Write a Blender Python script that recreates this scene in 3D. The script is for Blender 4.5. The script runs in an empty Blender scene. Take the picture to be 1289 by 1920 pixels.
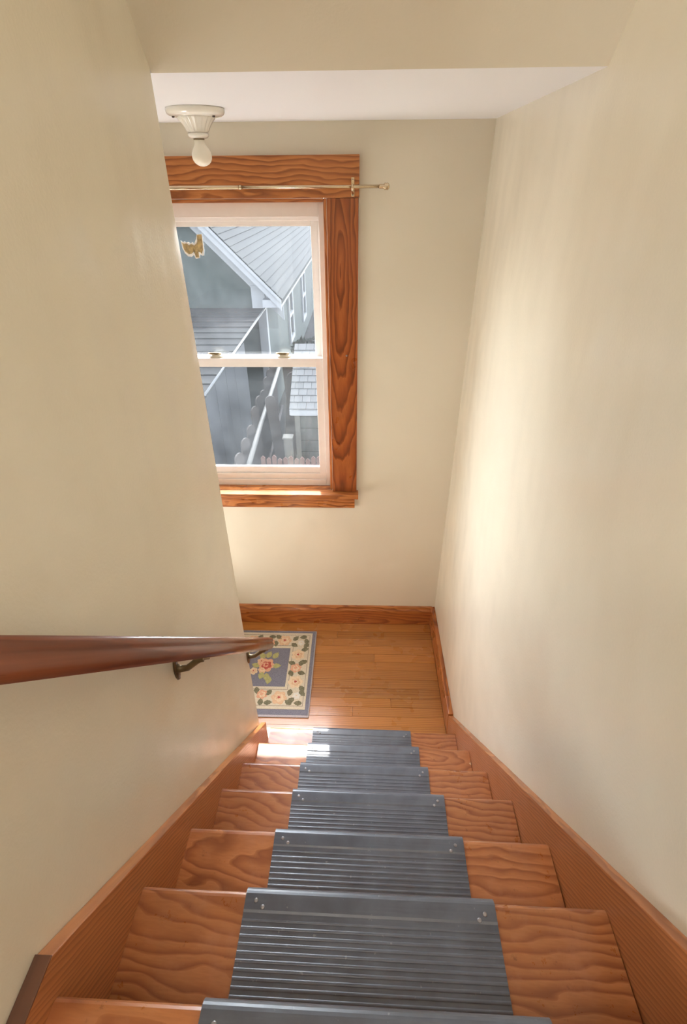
import bpy, bmesh, math, random
from mathutils import Matrix, Vector
random.seed(7)
S = bpy.context.scene
C = S.collection
PI = math.pi

# ------------------------------------------------------------------ camera, sky, sun, big lights, exposure
XR, YB, H = 0.891, 0.8855, 2.4765          # right wall, back wall, landing ceiling (landing floor is z = 0)
YS = -0.064                                 # end of the left wall / lower edge of the sloped ceiling
UP = 1.40                                   # upper floor level
yaw, pitch, roll = 0.0334, -0.5829, -0.0091
fwd = Vector((-math.sin(yaw)*math.cos(pitch), math.cos(yaw)*math.cos(pitch), math.sin(pitch)))
rgt = Vector((math.cos(yaw), math.sin(yaw), 0)); upv = rgt.cross(fwd)
r2 = rgt*math.cos(roll) + upv*math.sin(roll); u2 = -rgt*math.sin(roll) + upv*math.cos(roll)
cd = bpy.data.cameras.new('camera'); cam = bpy.data.objects.new('camera', cd); C.objects.link(cam)
cd.sensor_fit = 'VERTICAL'; cd.sensor_height = 36.0; cd.lens = 937.845/1920*36.0
cd.clip_start = 0.02; cd.clip_end = 200
M4 = Matrix((r2, u2, -fwd)).transposed().to_4x4(); M4.translation = (0.4153, -1.3552, 2.2938)
cam.matrix_world = M4
S.camera = cam

SUN_DIR = Vector((0.078, -1.0, -1.375)).normalized()
w = bpy.data.worlds.new('sky'); S.world = w; w.use_nodes = True
wn = w.node_tree.nodes; wl = w.node_tree.links
sky = wn.new('ShaderNodeTexSky'); sky.sky_type = 'NISHITA'; sky.sun_disc = False
sky.sun_elevation = math.asin(-SUN_DIR.z); sky.sun_rotation = math.atan2(-SUN_DIR.x, -SUN_DIR.y)
sky.air_density = 1.0; sky.dust_density = 0.6; sky.ozone_density = 1.0
hs = wn.new('ShaderNodeHueSaturation'); hs.inputs['Saturation'].default_value = 0.22
wl.new(sky.outputs[0], hs.inputs['Color']); wl.new(hs.outputs[0], wn['Background'].inputs[0]); wn['Background'].inputs[1].default_value = 3.6
sd = bpy.data.lights.new('sun', 'SUN'); sd.energy = 11.0; sd.angle = math.radians(0.6); sd.color = (1.0, 0.95, 0.88)
so = bpy.data.objects.new('sun', sd); C.objects.link(so)
so.rotation_euler = SUN_DIR.to_track_quat('-Z', 'Y').to_euler(); so.location = (0, 8, 12)

def area(name, loc, direction, sx, sy, power, col):
    a = bpy.data.lights.new(name, 'AREA'); a.shape = 'RECTANGLE'; a.size = sx; a.size_y = sy; a.energy = power; a.color = col
    o = bpy.data.objects.new(name, a); C.objects.link(o); o.location = loc
    o.rotation_euler = Vector(direction).to_track_quat('-Z', 'Z').to_euler(); return o
# added fill lamps with no seen source: upper hall and left of the landing
area('hall_fill', (-0.90, -4.05, 2.6), (0.1, 1, -0.02), 0.66, 1.1, 8, (1.0, 0.97, 0.93))
area('stairwell_fill', (-1.04, 0.30, 0.55), (0.62, 0.0, 1.0), 0.6, 0.8, 20, (1.0, 0.97, 0.95))

area('hall_overhead_fill', (0.40, -2.05, 3.78), (0, 0.25, -1), 0.8, 0.7, 11, (1.0, 0.97, 0.93))  # added overhead fill for the stairs, no fixture behind it
S.view_settings.view_transform = 'Standard'; S.view_settings.look = 'None'
S.view_settings.exposure = 0.50; S.view_settings.gamma = 1.0; S.view_settings.use_curve_mapping = False

# ------------------------------------------------------------------ materials
class NT:
    def __init__(s, name):
        s.m = bpy.data.materials.new(name); s.m.use_nodes = True
        s.t = s.m.node_tree; s.n = s.t.nodes; s.l = s.t.links
        s.b = s.n['Principled BSDF']; s.out = s.n['Material Output']
    def node(s, typ, **kw):
        nd = s.n.new(typ)
        for k, v in kw.items(): setattr(nd, k, v)
        return nd
    def set(s, nd, i, v):
        if hasattr(v, 'is_output'): s.l.new(v, nd.inputs[i])
        else: nd.inputs[i].default_value = v
    def coord(s): return s.node('ShaderNodeTexCoord').outputs['Object']
    def mapping(s, vec, loc=(0,0,0), rot=(0,0,0), sc=(1,1,1)):
        mp = s.node('ShaderNodeMapping'); s.l.new(vec, mp.inputs[0])
        s.set(mp, 1, loc); s.set(mp, 2, rot); s.set(mp, 3, sc); return mp.outputs[0]
    def noise(s, vec, scale, detail=3, rough=0.55, dist=0):
        nd = s.node('ShaderNodeTexNoise'); s.l.new(vec, nd.inputs['Vector'])
        nd.inputs['Scale'].default_value = scale; nd.inputs['Detail'].default_value = detail
        nd.inputs['Roughness'].default_value = rough; nd.inputs['Distortion'].default_value = dist
        return nd.outputs[0]
    def math(s, op, a, b=0.0):
        nd = s.node('ShaderNodeMath', operation=op); s.set(nd, 0, a); s.set(nd, 1, b); return nd.outputs[0]
    def vadd(s, a, b):
        nd = s.node('ShaderNodeVectorMath', operation='ADD'); s.set(nd, 0, a); s.set(nd, 1, b); return nd.outputs[0]
    def ramp(s, fac, stops, interp='LINEAR'):
        nd = s.node('ShaderNodeValToRGB'); s.l.new(fac, nd.inputs[0]); cr = nd.color_ramp; cr.interpolation = interp
        while len(cr.elements) < len(stops): cr.elements.new(0.5)
        for e, (p, c) in zip(cr.elements, stops):
            e.position = p; e.color = (*c, 1) if len(c) == 3 else c
        return nd.outputs[0]
    def rng(s, fac, a, b, c=0.0, d=1.0):
        nd = s.node('ShaderNodeMapRange'); s.l.new(fac, nd.inputs[0])
        for i, v in enumerate((a, b, c, d)): nd.inputs[i+1].default_value = v
        return nd.outputs[0]
    def mix(s, fac, a, b, blend='MIX'):
        nd = s.node('ShaderNodeMix', data_type='RGBA', blend_type=blend)
        s.set(nd, 0, fac)
        for i, v in ((6, a), (7, b)):
            if hasattr(v, 'is_output'): s.l.new(v, nd.inputs[i])
            else: nd.inputs[i].default_value = (*v, 1) if len(v) == 3 else v
        return nd.outputs[2]
    def rand(s):
        nd = s.node('ShaderNodeObjectInfo'); return nd.outputs['Random']
    def col(s, v):
        if hasattr(v, 'is_output'): s.l.new(v, s.b.inputs['Base Color'])
        else: s.b.inputs['Base Color'].default_value = (*v, 1)
    def rough(s, v): s.set(s.b, 'Roughness', v)
    def bump(s, h, strength, dist):
        nd = s.node('ShaderNodeBump'); nd.inputs['Strength'].default_value = strength; nd.inputs['Distance'].default_value = dist
        s.l.new(h, nd.inputs['Height']); s.l.new(nd.outputs[0], s.b.inputs['Normal'])
MAT = {}
def plain(name, col, rough=0.5, metal=0.0, noise_amt=0.08, nscale=30, coat=0.0):
    t = NT(name); n = t.noise(t.coord(), nscale, 4)
    f = t.rng(n, 0.3, 0.7, 1-noise_amt, 1+noise_amt)
    g = t.node('ShaderNodeCombineColor')
    for i in range(3): t.l.new(f, g.inputs[i])
    t.col(t.mix(1.0, col, g.outputs[0], 'MULTIPLY')); t.rough(rough)
    t.b.inputs['Metallic'].default_value = metal; t.b.inputs['Coat Weight'].default_value = coat
    MAT[name] = t.m; return t

def wood(name, light, mid, dark, ring=30.0, oy=0.05, spread=0.12, tilt=0.12, tz=0.02, stretch=0.12, rough=0.32, coat=0.35, wear=0.0, chips=False, tint=0.12, distort=5.0):
    t = NT(name); co = t.coord(); rd = t.rand()
    off = t.node('ShaderNodeCombineXYZ')
    t.l.new(t.math('MULTIPLY', rd, 9.0), off.inputs[0])
    rd2 = t.math('FRACT', t.math('MULTIPLY', rd, 17.31)); rd3 = t.math('FRACT', t.math('MULTIPLY', rd, 53.7))
    t.l.new(t.math('ADD', t.math('MULTIPLY', t.math('SUBTRACT', rd2, 0.5), 2*spread), oy), off.inputs[1])
    t.l.new(t.math('ADD', t.math('MULTIPLY', rd3, 0.04), 0.03), off.inputs[2])
    base = t.mapping(co, rot=(0, tilt, tz))
    base = t.vadd(base, off.outputs[0])
    st = t.mapping(base, sc=(stretch, 1, 1))
    wv = t.node('ShaderNodeTexWave', wave_type='RINGS', rings_direction='X', wave_profile='SAW')
    t.l.new(st, wv.inputs['Vector'])
    wv.inputs['Scale'].default_value = ring; wv.inputs['Distortion'].default_value = distort
    wv.inputs['Detail'].default_value = 2.5; wv.inputs['Detail Scale'].default_value = 0.9; wv.inputs['Detail Roughness'].default_value = 0.5
    c = t.ramp(wv.outputs[1], [(0.0, light), (0.45, mid), (0.86, dark), (1.0, mid)])
    fib = t.noise(t.mapping(base, sc=(4, 260, 260)), 1.0, 3)
    c = t.mix(t.rng(fib, 0.35, 0.75, 0, 0.35), c, dark)
    big = t.noise(base, 4.5, 4)
    c = t.mix(t.rng(big, 0.35, 0.7, 0, 0.45), c, mid)
    if tint:
        v = t.rng(rd2, 0, 1, 1-tint, 1+tint*0.6); g = t.node('ShaderNodeCombineColor')
        for i in range(3): t.l.new(v, g.inputs[i])
        c = t.mix(1.0, c, g.outputs[0], 'MULTIPLY')
    if wear:
        wn_ = t.noise(base, 16, 6, 0.7); wm = t.rng(wn_, 0.52, 0.72, 0, wear)
        c = t.mix(wm, c, (0.44, 0.185, 0.085))
        dn = t.noise(base, 55, 4, 0.7); c = t.mix(t.rng(dn, 0.64, 0.72, 0, 0.45), c, (0.10, 0.035, 0.014))
        t.rough(t.rng(wn_, 0.35, 0.75, rough, rough+0.28))
    else:
        t.rough(t.rng(big, 0.3, 0.7, rough-0.05, rough+0.12))
    if chips:
        vo = t.node('ShaderNodeTexVoronoi', feature='F1'); vo.inputs['Scale'].default_value = 17.0
        warped = t.vadd(base, t.mapping(base, sc=(0, 0, 0)))
        t.l.new(warped, vo.inputs['Vector'])
        sel = t.node('ShaderNodeSeparateColor'); t.l.new(vo.outputs['Color'], sel.inputs[0])
        dd = t.math('ADD', vo.outputs['Distance'], t.math('MULTIPLY', t.math('SUBTRACT', t.noise(base, 160, 2), 0.5), 0.12))
        k = t.math('MULTIPLY', t.math('LESS_THAN', dd, 0.105), t.math('GREATER_THAN', sel.outputs[0], 0.74))
        c = t.mix(k, c, (0.62, 0.40, 0.22))
    t.col(c)
    t.b.inputs['Coat Weight'].default_value = coat; t.b.inputs['Coat Roughness'].default_value = 0.16
    t.bump(t.math('ADD', wv.outputs[1], t.math('MULTIPLY', fib, 0.6)), 0.10, 0.002)
    MAT[name] = t.m

wood('tread_pine', (0.51, 0.200, 0.070), (0.43, 0.150, 0.047), (0.225, 0.060, 0.018), ring=17, oy=0.0, spread=0.15, tilt=0.16, tz=0.05, stretch=0.32, wear=0.40, chips=True, rough=0.26, distort=12)
wood('skirt_pine', (0.56, 0.225, 0.078), (0.46, 0.165, 0.054), (0.26, 0.078, 0.024), ring=38, oy=0.42, spread=0.06, tilt=0.03, tz=0.01, stretch=0.2, rough=0.33, distort=7)
wood('casing_pine', (0.44, 0.130, 0.030), (0.33, 0.082, 0.016), (0.13, 0.027, 0.006), ring=19, oy=0.0, spread=0.015, tilt=0.11, tz=0.005, stretch=0.2, rough=0.30, distort=9)
wood('head_pine', (0.60, 0.235, 0.065), (0.48, 0.160, 0.038), (0.19, 0.050, 0.011), ring=19, oy=0.07, spread=0.03, tilt=0.07, tz=0.05, stretch=0.25, rough=0.30, distort=12)
wood('plank_oak', (0.56, 0.245, 0.060), (0.48, 0.190, 0.042), (0.33, 0.115, 0.026), ring=30, oy=0.2, spread=0.2, tilt=0.02, rough=0.27, tint=0.22, coat=0.4, distort=4)
wood('base_pine', (0.54, 0.190, 0.045), (0.43, 0.130, 0.027), (0.22, 0.055, 0.012), ring=18, oy=0.02, spread=0.05, tilt=0.12, stretch=0.25, rough=0.28, distort=7)
wood('rail_wood', (0.21, 0.055, 0.020), (0.165, 0.040, 0.014), (0.10, 0.022, 0.008), ring=30, oy=0.3, spread=0.1, tilt=0.01, rough=0.3, coat=0.9)
wood('shaded_top', (0.20, 0.085, 0.045), (0.16, 0.065, 0.034), (0.09, 0.034, 0.018), ring=24, oy=0.4, spread=0.1, tilt=0.02, rough=0.4)
wood('gray_board', (0.034, 0.029, 0.027), (0.026, 0.022, 0.021), (0.014, 0.012, 0.011), ring=20, oy=0.2, spread=0.1, tilt=0.02, rough=0.8, coat=0.0)

def paint(name, col, col2, rough=0.34, wscale=1.6, bump=0.12):
    t = NT(name); co = t.coord()
    n1 = t.noise(co, wscale, 1, 0.4, 0.0); n2 = t.noise(t.mapping(co, sc=(1, 1, 0.35)), 3.5, 3)
    c = t.mix(t.rng(n1, 0.36, 0.66), col, col2)
    # touched-up patches of fresher paint
    n3 = t.noise(t.mapping(co, loc=(3.1, 1.7, 0.4)), 2.6, 0, 0.4)
    c = t.mix(t.rng(n3, 0.35, 0.75, 0, 0.4), c, tuple(min(0.9, v*1.07) for v in col))
    t.col(c)
    t.rough(rough)
    t.bump(t.math('ADD', t.noise(t.mapping(co, sc=(1, 1, 0.6)), 4.5, 2, 0.4), t.math('MULTIPLY', t.noise(co, 160, 2), 0.02)), bump, 0.03)
    t.b.inputs['Specular IOR Level'].default_value = 0.5
    MAT[name] = t.m
paint('wall_cream', (0.765, 0.706, 0.575), (0.745, 0.681, 0.545), rough=0.27, bump=0.5)
paint('ceiling_white', (0.88, 0.885, 0.90), (0.87, 0.87, 0.885), rough=0.5)

plain('vinyl_white', (0.86, 0.79, 0.74), 0.32, noise_amt=0.02)
plain('porcelain', (0.86, 0.83, 0.74), 0.14, noise_amt=0.02, coat=0.6)
plain('bulb_white', (0.90, 0.84, 0.70), 0.35, noise_amt=0.01)
plain('brass_pale', (0.66, 0.54, 0.38), 0.25, metal=1.0, noise_amt=0.06)
plain('bronze', (0.20, 0.15, 0.085), 0.38, metal=0.8, noise_amt=0.2)
plain('screw_dark', (0.08, 0.06, 0.05), 0.5, metal=0.6)
plain('nail_steel', (0.30, 0.29, 0.30), 0.4, metal=0.7)
plain('latch_beige', (0.60, 0.55, 0.44), 0.3, noise_amt=0.05)
plain('gap_dark', (0.035, 0.02, 0.012), 0.8)
plain('lower_floor', (0.30, 0.14, 0.06), 0.5)
plain('reflection_tan', (0.42, 0.31, 0.14), 0.8, noise_amt=0.5, nscale=60)  # tone of the reflection modelled on the upper pane
plain('reflection_white', (0.85, 0.84, 0.80), 0.8)
plain('plaster_chip', (0.72, 0.66, 0.55), 0.8)

# ribbed rubber
t = NT('rubber'); co = t.coord()
n1 = t.noise(co, 9, 5, 0.65); n2 = t.noise(t.mapping(co, sc=(2, 30, 30)), 3, 3); n3 = t.noise(co, 90, 2)
c = t.mix(t.rng(n1, 0.32, 0.68), (0.066, 0.070, 0.088), (0.112, 0.126, 0.158))
c = t.mix(t.rng(n2, 0.5, 0.75, 0, 0.35), c, (0.16, 0.172, 0.205))
c = t.mix(t.rng(n3, 0.70, 0.76, 0, 0.4), c, (0.35, 0.34, 0.34))
t.col(c); t.rough(t.rng(n1, 0.3, 0.7, 0.30, 0.45)); t.b.inputs['Specular IOR Level'].default_value = 0.6
MAT['rubber'] = t.m

# window glass: clear, faintly dusty
t = NT('glass'); t.n.remove(t.b)
tr = t.node('ShaderNodeBsdfTransparent'); tr.inputs[0].default_value = (0.90, 0.93, 0.95, 1)
gl = t.node('ShaderNodeBsdfGlossy'); gl.inputs['Roughness'].default_value = 0.03
df = t.node('ShaderNodeBsdfTranslucent'); df.inputs[0].default_value = (0.11, 0.116, 0.12, 1)
lw = t.node('ShaderNodeLayerWeight'); frs = t.math('ADD', t.math('MULTIPLY', t.math('POWER', lw.outputs['Facing'], 4.0), 0.5), 0.03)
m1 = t.node('ShaderNodeMixShader'); m2 = t.node('ShaderNodeMixShader')
dirt = t.rng(t.noise(t.coord(), 6, 3, 0.6), 0.35, 0.75, 0.03, 0.08)
t.l.new(dirt, m1.inputs[0]); t.l.new(tr.outputs[0], m1.inputs[1]); t.l.new(df.outputs[0], m1.inputs[2])
t.l.new(frs, m2.inputs[0]); t.l.new(m1.outputs[0], m2.inputs[1]); t.l.new(gl.outputs[0], m2.inputs[2])
t.l.new(m2.outputs[0], t.out.inputs[0]); MAT['glass'] = t.m

# rug yarns
def yarn(name, a, b, sc=220):
    t = NT(name); co = t.coord(); n = t.noise(co, sc, 2); n2 = t.noise(co, 40, 2)
    c = t.mix(t.rng(n, 0.3, 0.7), a, b); t.col(c); t.rough(0.95); t.bump(n, 0.6, 0.003)
    t.b.inputs['Specular IOR Level'].default_value = 0.1; MAT[name] = t.m
yarn('yarn_blue', (0.17, 0.17, 0.225), (0.26, 0.255, 0.315))
yarn('yarn_edge', (0.42, 0.41, 0.48), (0.55, 0.52, 0.56))
yarn('yarn_cream', (0.72, 0.64, 0.52), (0.58, 0.51, 0.40))
yarn('yarn_line', (0.26, 0.22, 0.19), (0.40, 0.34, 0.28))
yarn('yarn_peach', (0.66, 0.40, 0.25), (0.76, 0.56, 0.38))
yarn('yarn_pale', (0.80, 0.64, 0.46), (0.72, 0.54, 0.37))
yarn('yarn_pink', (0.68, 0.33, 0.22), (0.74, 0.46, 0.32))
yarn('yarn_rose', (0.42, 0.075, 0.065), (0.58, 0.17, 0.13))
yarn('yarn_white', (0.66, 0.64, 0.60), (0.78, 0.74, 0.68))
yarn('yarn_leaf', (0.14, 0.13, 0.085), (0.26, 0.24, 0.165))
yarn('yarn_leaf_light', (0.36, 0.34, 0.13), (0.50, 0.47, 0.24))

# outdoors
plain('siding_green', (0.0130, 0.0160, 0.0150), 0.8, noise_amt=0.18, nscale=3)
plain('trim_white', (0.082, 0.083, 0.087), 0.6, noise_amt=0.05)
plain('pane_dark', (0.0046, 0.0055, 0.0063), 0.12)
plain('wall_bluegray', (0.0160, 0.0169, 0.0191), 0.75, noise_amt=0.15, nscale=2.5)
plain('yard', (0.0068, 0.0063, 0.0057), 0.95, noise_amt=0.5, nscale=8)
plain('foliage', (0.0041, 0.0057, 0.0036), 0.8, noise_amt=0.4)
plain('post_beige', (0.0301, 0.0282, 0.0246), 0.7, noise_amt=0.1)
plain('shed_siding', (0.0219, 0.0215, 0.0182), 0.75, noise_amt=0.1)
plain('drip_metal', (0.0310, 0.0319, 0.0328), 0.45, metal=0.4)
plain('picket_pink', (0.0383, 0.0219, 0.0182), 0.8, noise_amt=0.2)
plain('flower_yellow', (0.0547, 0.0502, 0.0091), 0.8)
plain('fence_brown', (0.0091, 0.0068, 0.0063), 0.85, noise_amt=0.3)
plain('rail_white', (0.0455, 0.0438, 0.0410), 0.6, noise_amt=0.2)
t = NT('shingle_gray'); co = t.coord(); rd = t.rand()
n = t.noise(co, 9, 3); c = t.mix(t.rng(n, 0.3, 0.7), (0.0062, 0.0062, 0.0063), (0.0096, 0.0096, 0.0098))
br = t.node('ShaderNodeTexBrick'); t.l.new(t.mapping(co, sc=(1, 0, 0)), br.inputs['Vector']); br.inputs['Scale'].default_value = 1.0
v = t.rng(rd, 0, 1, 0.90, 1.08); g = t.node('ShaderNodeCombineColor')
for i in range(3): t.l.new(v, g.inputs[i])
c = t.mix(1.0, c, g.outputs[0], 'MULTIPLY'); t.n.remove(br); t.col(c); t.rough(0.9); MAT['shingle_gray'] = t.m
t = NT('roll_roof'); co = t.coord(); n = t.noise(t.mapping(co, sc=(1.2, 6, 6)), 2.0, 6, 0.7); n2 = t.noise(co, 40, 3)
c = t.mix(t.rng(n, 0.35, 0.65), (0.0053, 0.0053, 0.0055), (0.0096, 0.0096, 0.0098)); c = t.mix(t.rng(n2, 0.55, 0.7, 0, 0.5), c, (0.0055, 0.0055, 0.0059))
v = t.rng(t.rand(), 0, 1, 0.86, 1.1); g = t.node('ShaderNodeCombineColor')
for i in range(3): t.l.new(v, g.inputs[i])
t.col(t.mix(1.0, c, g.outputs[0], 'MULTIPLY')); t.rough(0.9); MAT['roll_roof'] = t.m

for k_ in ('siding_green', 'trim_white', 'wall_bluegray', 'yard', 'post_beige', 'shed_siding', 'picket_pink', 'fence_brown', 'rail_white', 'shingle_gray', 'roll_roof', 'gray_board', 'foliage'):
    MAT[k_].node_tree.nodes['Principled BSDF'].inputs['Specular IOR Level'].default_value = 0.08

# ------------------------------------------------------------------ mesh helpers
def link(name, me, mat=None, parent=None, mw=None, smooth=False):
    o = bpy.data.objects.new(name, me); C.objects.link(o)
    if mat:
        for mm in (mat if isinstance(mat, (list, tuple)) else [mat]): me.materials.append(MAT[mm])
    if smooth:
        for p in me.polygons: p.use_smooth = True
    if parent: o.parent = parent
    if mw is not None: o.matrix_local = mw
    return o
def fin(bm, name='mesh'):
    bmesh.ops.recalc_face_normals(bm, faces=bm.faces)
    me = bpy.data.meshes.new(name); bm.to_mesh(me); bm.free(); return me
def bx(bm, x0, x1, y0, y1, z0, z1, mi=0):
    vs = [bm.verts.new(p) for p in ((x0,y0,z0),(x1,y0,z0),(x1,y1,z0),(x0,y1,z0),(x0,y0,z1),(x1,y0,z1),(x1,y1,z1),(x0,y1,z1))]
    for f in ((0,3,2,1),(4,5,6,7),(0,1,5,4),(1,2,6,5),(2,3,7,6),(3,0,4,7)):
        fc = bm.faces.new([vs[i] for i in f]); fc.material_index = mi
    return vs
def bevel(bm, w, seg=2):
    if w > 0: bmesh.ops.bevel(bm, geom=list(bm.edges), offset=w, segments=seg, profile=0.5, affect='EDGES', clamp_overlap=True)
def box_me(sx, sy, sz, bev=0.0, seg=2):
    bm = bmesh.new(); bx(bm, -sx/2, sx/2, -sy/2, sy/2, -sz/2, sz/2); bevel(bm, bev, seg); return fin(bm)
def box(name, x0, x1, y0, y1, z0, z1, mat, parent=None, bev=0.0, grain=None, seg=2):
    """box in parent space; its own origin is its centre. grain = axis the local X follows"""
    c = ((x0+x1)/2, (y0+y1)/2, (z0+z1)/2); d = (x1-x0, y1-y0, z1-z0)
    if grain == 'z':
        me = box_me(d[2], d[0], d[1], bev, seg); mw = Matrix(((0,1,0,c[0]),(0,0,1,c[1]),(1,0,0,c[2]),(0,0,0,1)))
    elif grain == 'y':
        me = box_me(d[1], d[0], d[2], bev, seg); mw = Matrix(((0,-1,0,c[0]),(1,0,0,c[1]),(0,0,1,c[2]),(0,0,0,1)))
    elif grain == 'x_face':                      # grain along x, ring face towards the viewer (local Y = world z)
        me = box_me(d[0], d[2], d[1], bev, seg); mw = Matrix(((1,0,0,c[0]),(0,0,-1,c[1]),(0,1,0,c[2]),(0,0,0,1)))
    else:
        me = box_me(*d, bev, seg); mw = Matrix.Translation(c)
    return link(name, me, mat, parent, mw)
def prism_yz(name, poly, x0, x1, mat, parent=None, ang=0.0, bev=0.0):
    """polygon in (y, z) extruded from x0 to x1; local X runs along angle ang in the y-z plane"""
    o = Vector((sum(p[0] for p in poly)/len(poly), sum(p[1] for p in poly)/len(poly)))
    ca, sa = math.cos(ang), math.sin(ang)
    loc = [((p[0]-o.x)*ca + (p[1]-o.y)*sa, -(p[0]-o.x)*sa + (p[1]-o.y)*ca) for p in poly]
    bm = bmesh.new(); w = (x1-x0)/2
    a = [bm.verts.new((u, v, -w)) for u, v in loc]; b = [bm.verts.new((u, v, w)) for u, v in loc]
    bm.faces.new(a[::-1]); bm.faces.new(b); n = len(a)
    for i in range(n): bm.faces.new((a[i], a[(i+1) % n], b[(i+1) % n], b[i]))
    bevel(bm, bev)
    mw = Matrix(((0,0,1,(x0+x1)/2),(ca,-sa,0,o.x),(sa,ca,0,o.y),(0,0,0,1)))
    return link(name, fin(bm), mat, parent, mw)
def lathe(prof, seg=32, flute=None):
    bm = bmesh.new(); rings = []
    for i, (r, z) in enumerate(prof):
        ring = []
        for k in range(seg):
            a = 2*PI*k/seg; rr = r*(flute(i, k, a) if flute else 1.0)
            ring.append(bm.verts.new((rr*math.cos(a), rr*math.sin(a), z)))
        rings.append(ring)
    for i in range(len(rings)-1):
        for k in range(seg):
            bm.faces.new((rings[i][k], rings[i][(k+1) % seg], rings[i+1][(k+1) % seg], rings[i+1][k]))
    bm.faces.new(rings[0]); bm.faces.new(rings[-1][::-1])
    return fin(bm)
def tube_bm(bm, pts, r, seg=10, mi=0):
    pts = [Vector(p) for p in pts]; rings = []
    for i, p in enumerate(pts):
        d = (pts[min(i+1, len(pts)-1)] - pts[max(i-1, 0)]).normalized()
        a = d.cross(Vector((0.13, 0.2, 0.97))).normalized(); b = d.cross(a)
        rr = r[i] if isinstance(r, (list, tuple)) else r
        rings.append([bm.verts.new(p + a*rr*math.cos(2*PI*k/seg) + b*rr*math.sin(2*PI*k/seg)) for k in range(seg)])
    for i in range(len(rings)-1):
        for k in range(seg):
            f = bm.faces.new((rings[i][k], rings[i][(k+1) % seg], rings[i+1][(k+1) % seg], rings[i+1][k])); f.material_index = mi
    bm.faces.new(rings[0]); bm.faces.new(rings[-1])
def tube(name, pts, r, mat, parent=None, seg=10, mw=None):
    bm = bmesh.new(); tube_bm(bm, pts, r, seg); return link(name, fin(bm), mat, parent, mw, smooth=True)
def empty(name, loc=(0,0,0), rz=0.0):
    o = bpy.data.objects.new(name, None); C.objects.link(o); o.location = loc; o.rotation_euler = (0,0,rz); o.empty_display_size = 0.1; return o
def tag(o, label, cat, group=None):
    o['label'] = label; o['category'] = cat
    if group: o['group'] = group
    return o
def struct(o, label=None, cat=None):
    o['kind'] = 'structure'
    if label: o['label'] = label
    if cat: o['category'] = cat
    return o
def wall_cells(name, us, vs, holes, t0, t1, mat, plane):
    """slab made of grid cells; (u,v) in the wall plane, t through it; cells listed in holes left open"""
    bm = bmesh.new(); cache = {}
    def V(i, j, k):
        key = (i, j, k)
        if key not in cache:
            u, v, t_ = us[i], vs[j], (t0, t1)[k]
            cache[key] = bm.verts.new((u, t_, v) if plane == 'xz' else (t_, u, v))
        return cache[key]
    nu, nv = len(us)-1, len(vs)-1
    solid = lambda i, j: 0 <= i < nu and 0 <= j < nv and (i, j) not in holes
    for i in range(nu):
        for j in range(nv):
            if not solid(i, j): continue
            for k in (0, 1): bm.faces.new((V(i,j,k), V(i+1,j,k), V(i+1,j+1,k), V(i,j+1,k)))
            if not solid(i-1, j): bm.faces.new((V(i,j,0), V(i,j,1), V(i,j+1,1), V(i,j+1,0)))
            if not solid(i+1, j): bm.faces.new((V(i+1,j,0), V(i+1,j,1), V(i+1,j+1,1), V(i+1,j+1,0)))
            if not solid(i, j-1): bm.faces.new((V(i,j,0), V(i,j,1), V(i+1,j,1), V(i+1,j,0)))
            if not solid(i, j+1): bm.faces.new((V(i,j+1,0), V(i,j+1,1), V(i+1,j+1,1), V(i+1,j+1,0)))
    return link(name, fin(bm), mat)

# ------------------------------------------------------------------ the shell
WX0, WX1, WZ0, WZ1 = -0.453, 0.285, 0.93, 2.244        # window opening
LX = -1.10                                              # outer wall of the lower flight
struct(wall_cells('wall_back', [LX-0.12, WX0, WX1, XR+0.1], [-1.6, WZ0, WZ1, 4.0], {(1, 1)}, YB, YB+0.17, 'wall_cream', 'xz'), 'cream painted plaster wall around the window at the landing', 'wall')
wr = box('wall_right', XR, XR+0.12, -4.1, YB, -1.6, 4.0, 'wall_cream'); struct(wr, 'long cream plaster wall rising on the right of the stairs', 'wall')
wlft = box('wall_left', -0.115, 0.0, -2.1, YS, -1.6, 4.0, 'wall_cream', bev=0.006, seg=3); struct(wlft, 'cream plaster wall carrying the handrail on the left of the stairs', 'wall')
struct(wall_cells('wall_outer', [-2.2, 0.05, 0.65, YB+0.02], [-1.6, 0.9, 2.0, 2.6], set(), LX-0.12, LX, 'wall_cream', 'yz'), 'cream wall beyond the lower flight', 'wall')
struct(box('wall_below', LX, -0.115, -2.2, -2.1, -1.6, 2.6, 'wall_cream'), 'cream wall closing the lower flight', 'wall')
struct(box('ceiling', LX, XR, YS, YB, H, H+0.1, 'ceiling_white'), 'flat off-white ceiling above the landing', 'ceiling')
struct(box('ceiling_below', LX, -0.115, -2.1, YS, H, H+0.1, 'ceiling_white'), 'flat ceiling above the lower flight', 'ceiling')
CT = 3.9; k = 1.13
yt = YS-(CT-H)/k
struct(prism_yz('ceiling_slope', [(YS, H), (yt, CT), (yt, CT+0.14), (YS, H+0.14)], 0.0, XR, 'wall_cream'), 'cream sloped ceiling over the stairs', 'ceiling')
struct(box('ceiling_hall', -1.7, XR, -4.1, yt+0.02, CT, CT+0.1, 'ceiling_white'), 'ceiling of the upper hall', 'ceiling')
struct(wall_cells('wall_rear', [-1.8, -1.25, -0.55, XR+0.1], [1.2, 2.0, 3.2, 4.0], {(1, 1)}, -4.22, -4.1, 'wall_cream', 'xz'), 'cream rear wall of the upper hall', 'wall')
struct(box('wall_hall', -1.8, -1.7, -4.1, -2.1, 1.2, 4.0, 'wall_cream'), 'cream side wall of the upper hall', 'wall')
struct(box('wall_partition', -1.8, -0.115, -2.1, -2.0, 2.6, 4.0, 'wall_cream'), 'cream partition of the upper hall', 'wall')
struct(box('floor_below', LX, XR, -2.1, YB, -1.62, -1.5, 'lower_floor'), 'brown floor at the foot of the lower flight', 'floor')
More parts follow.
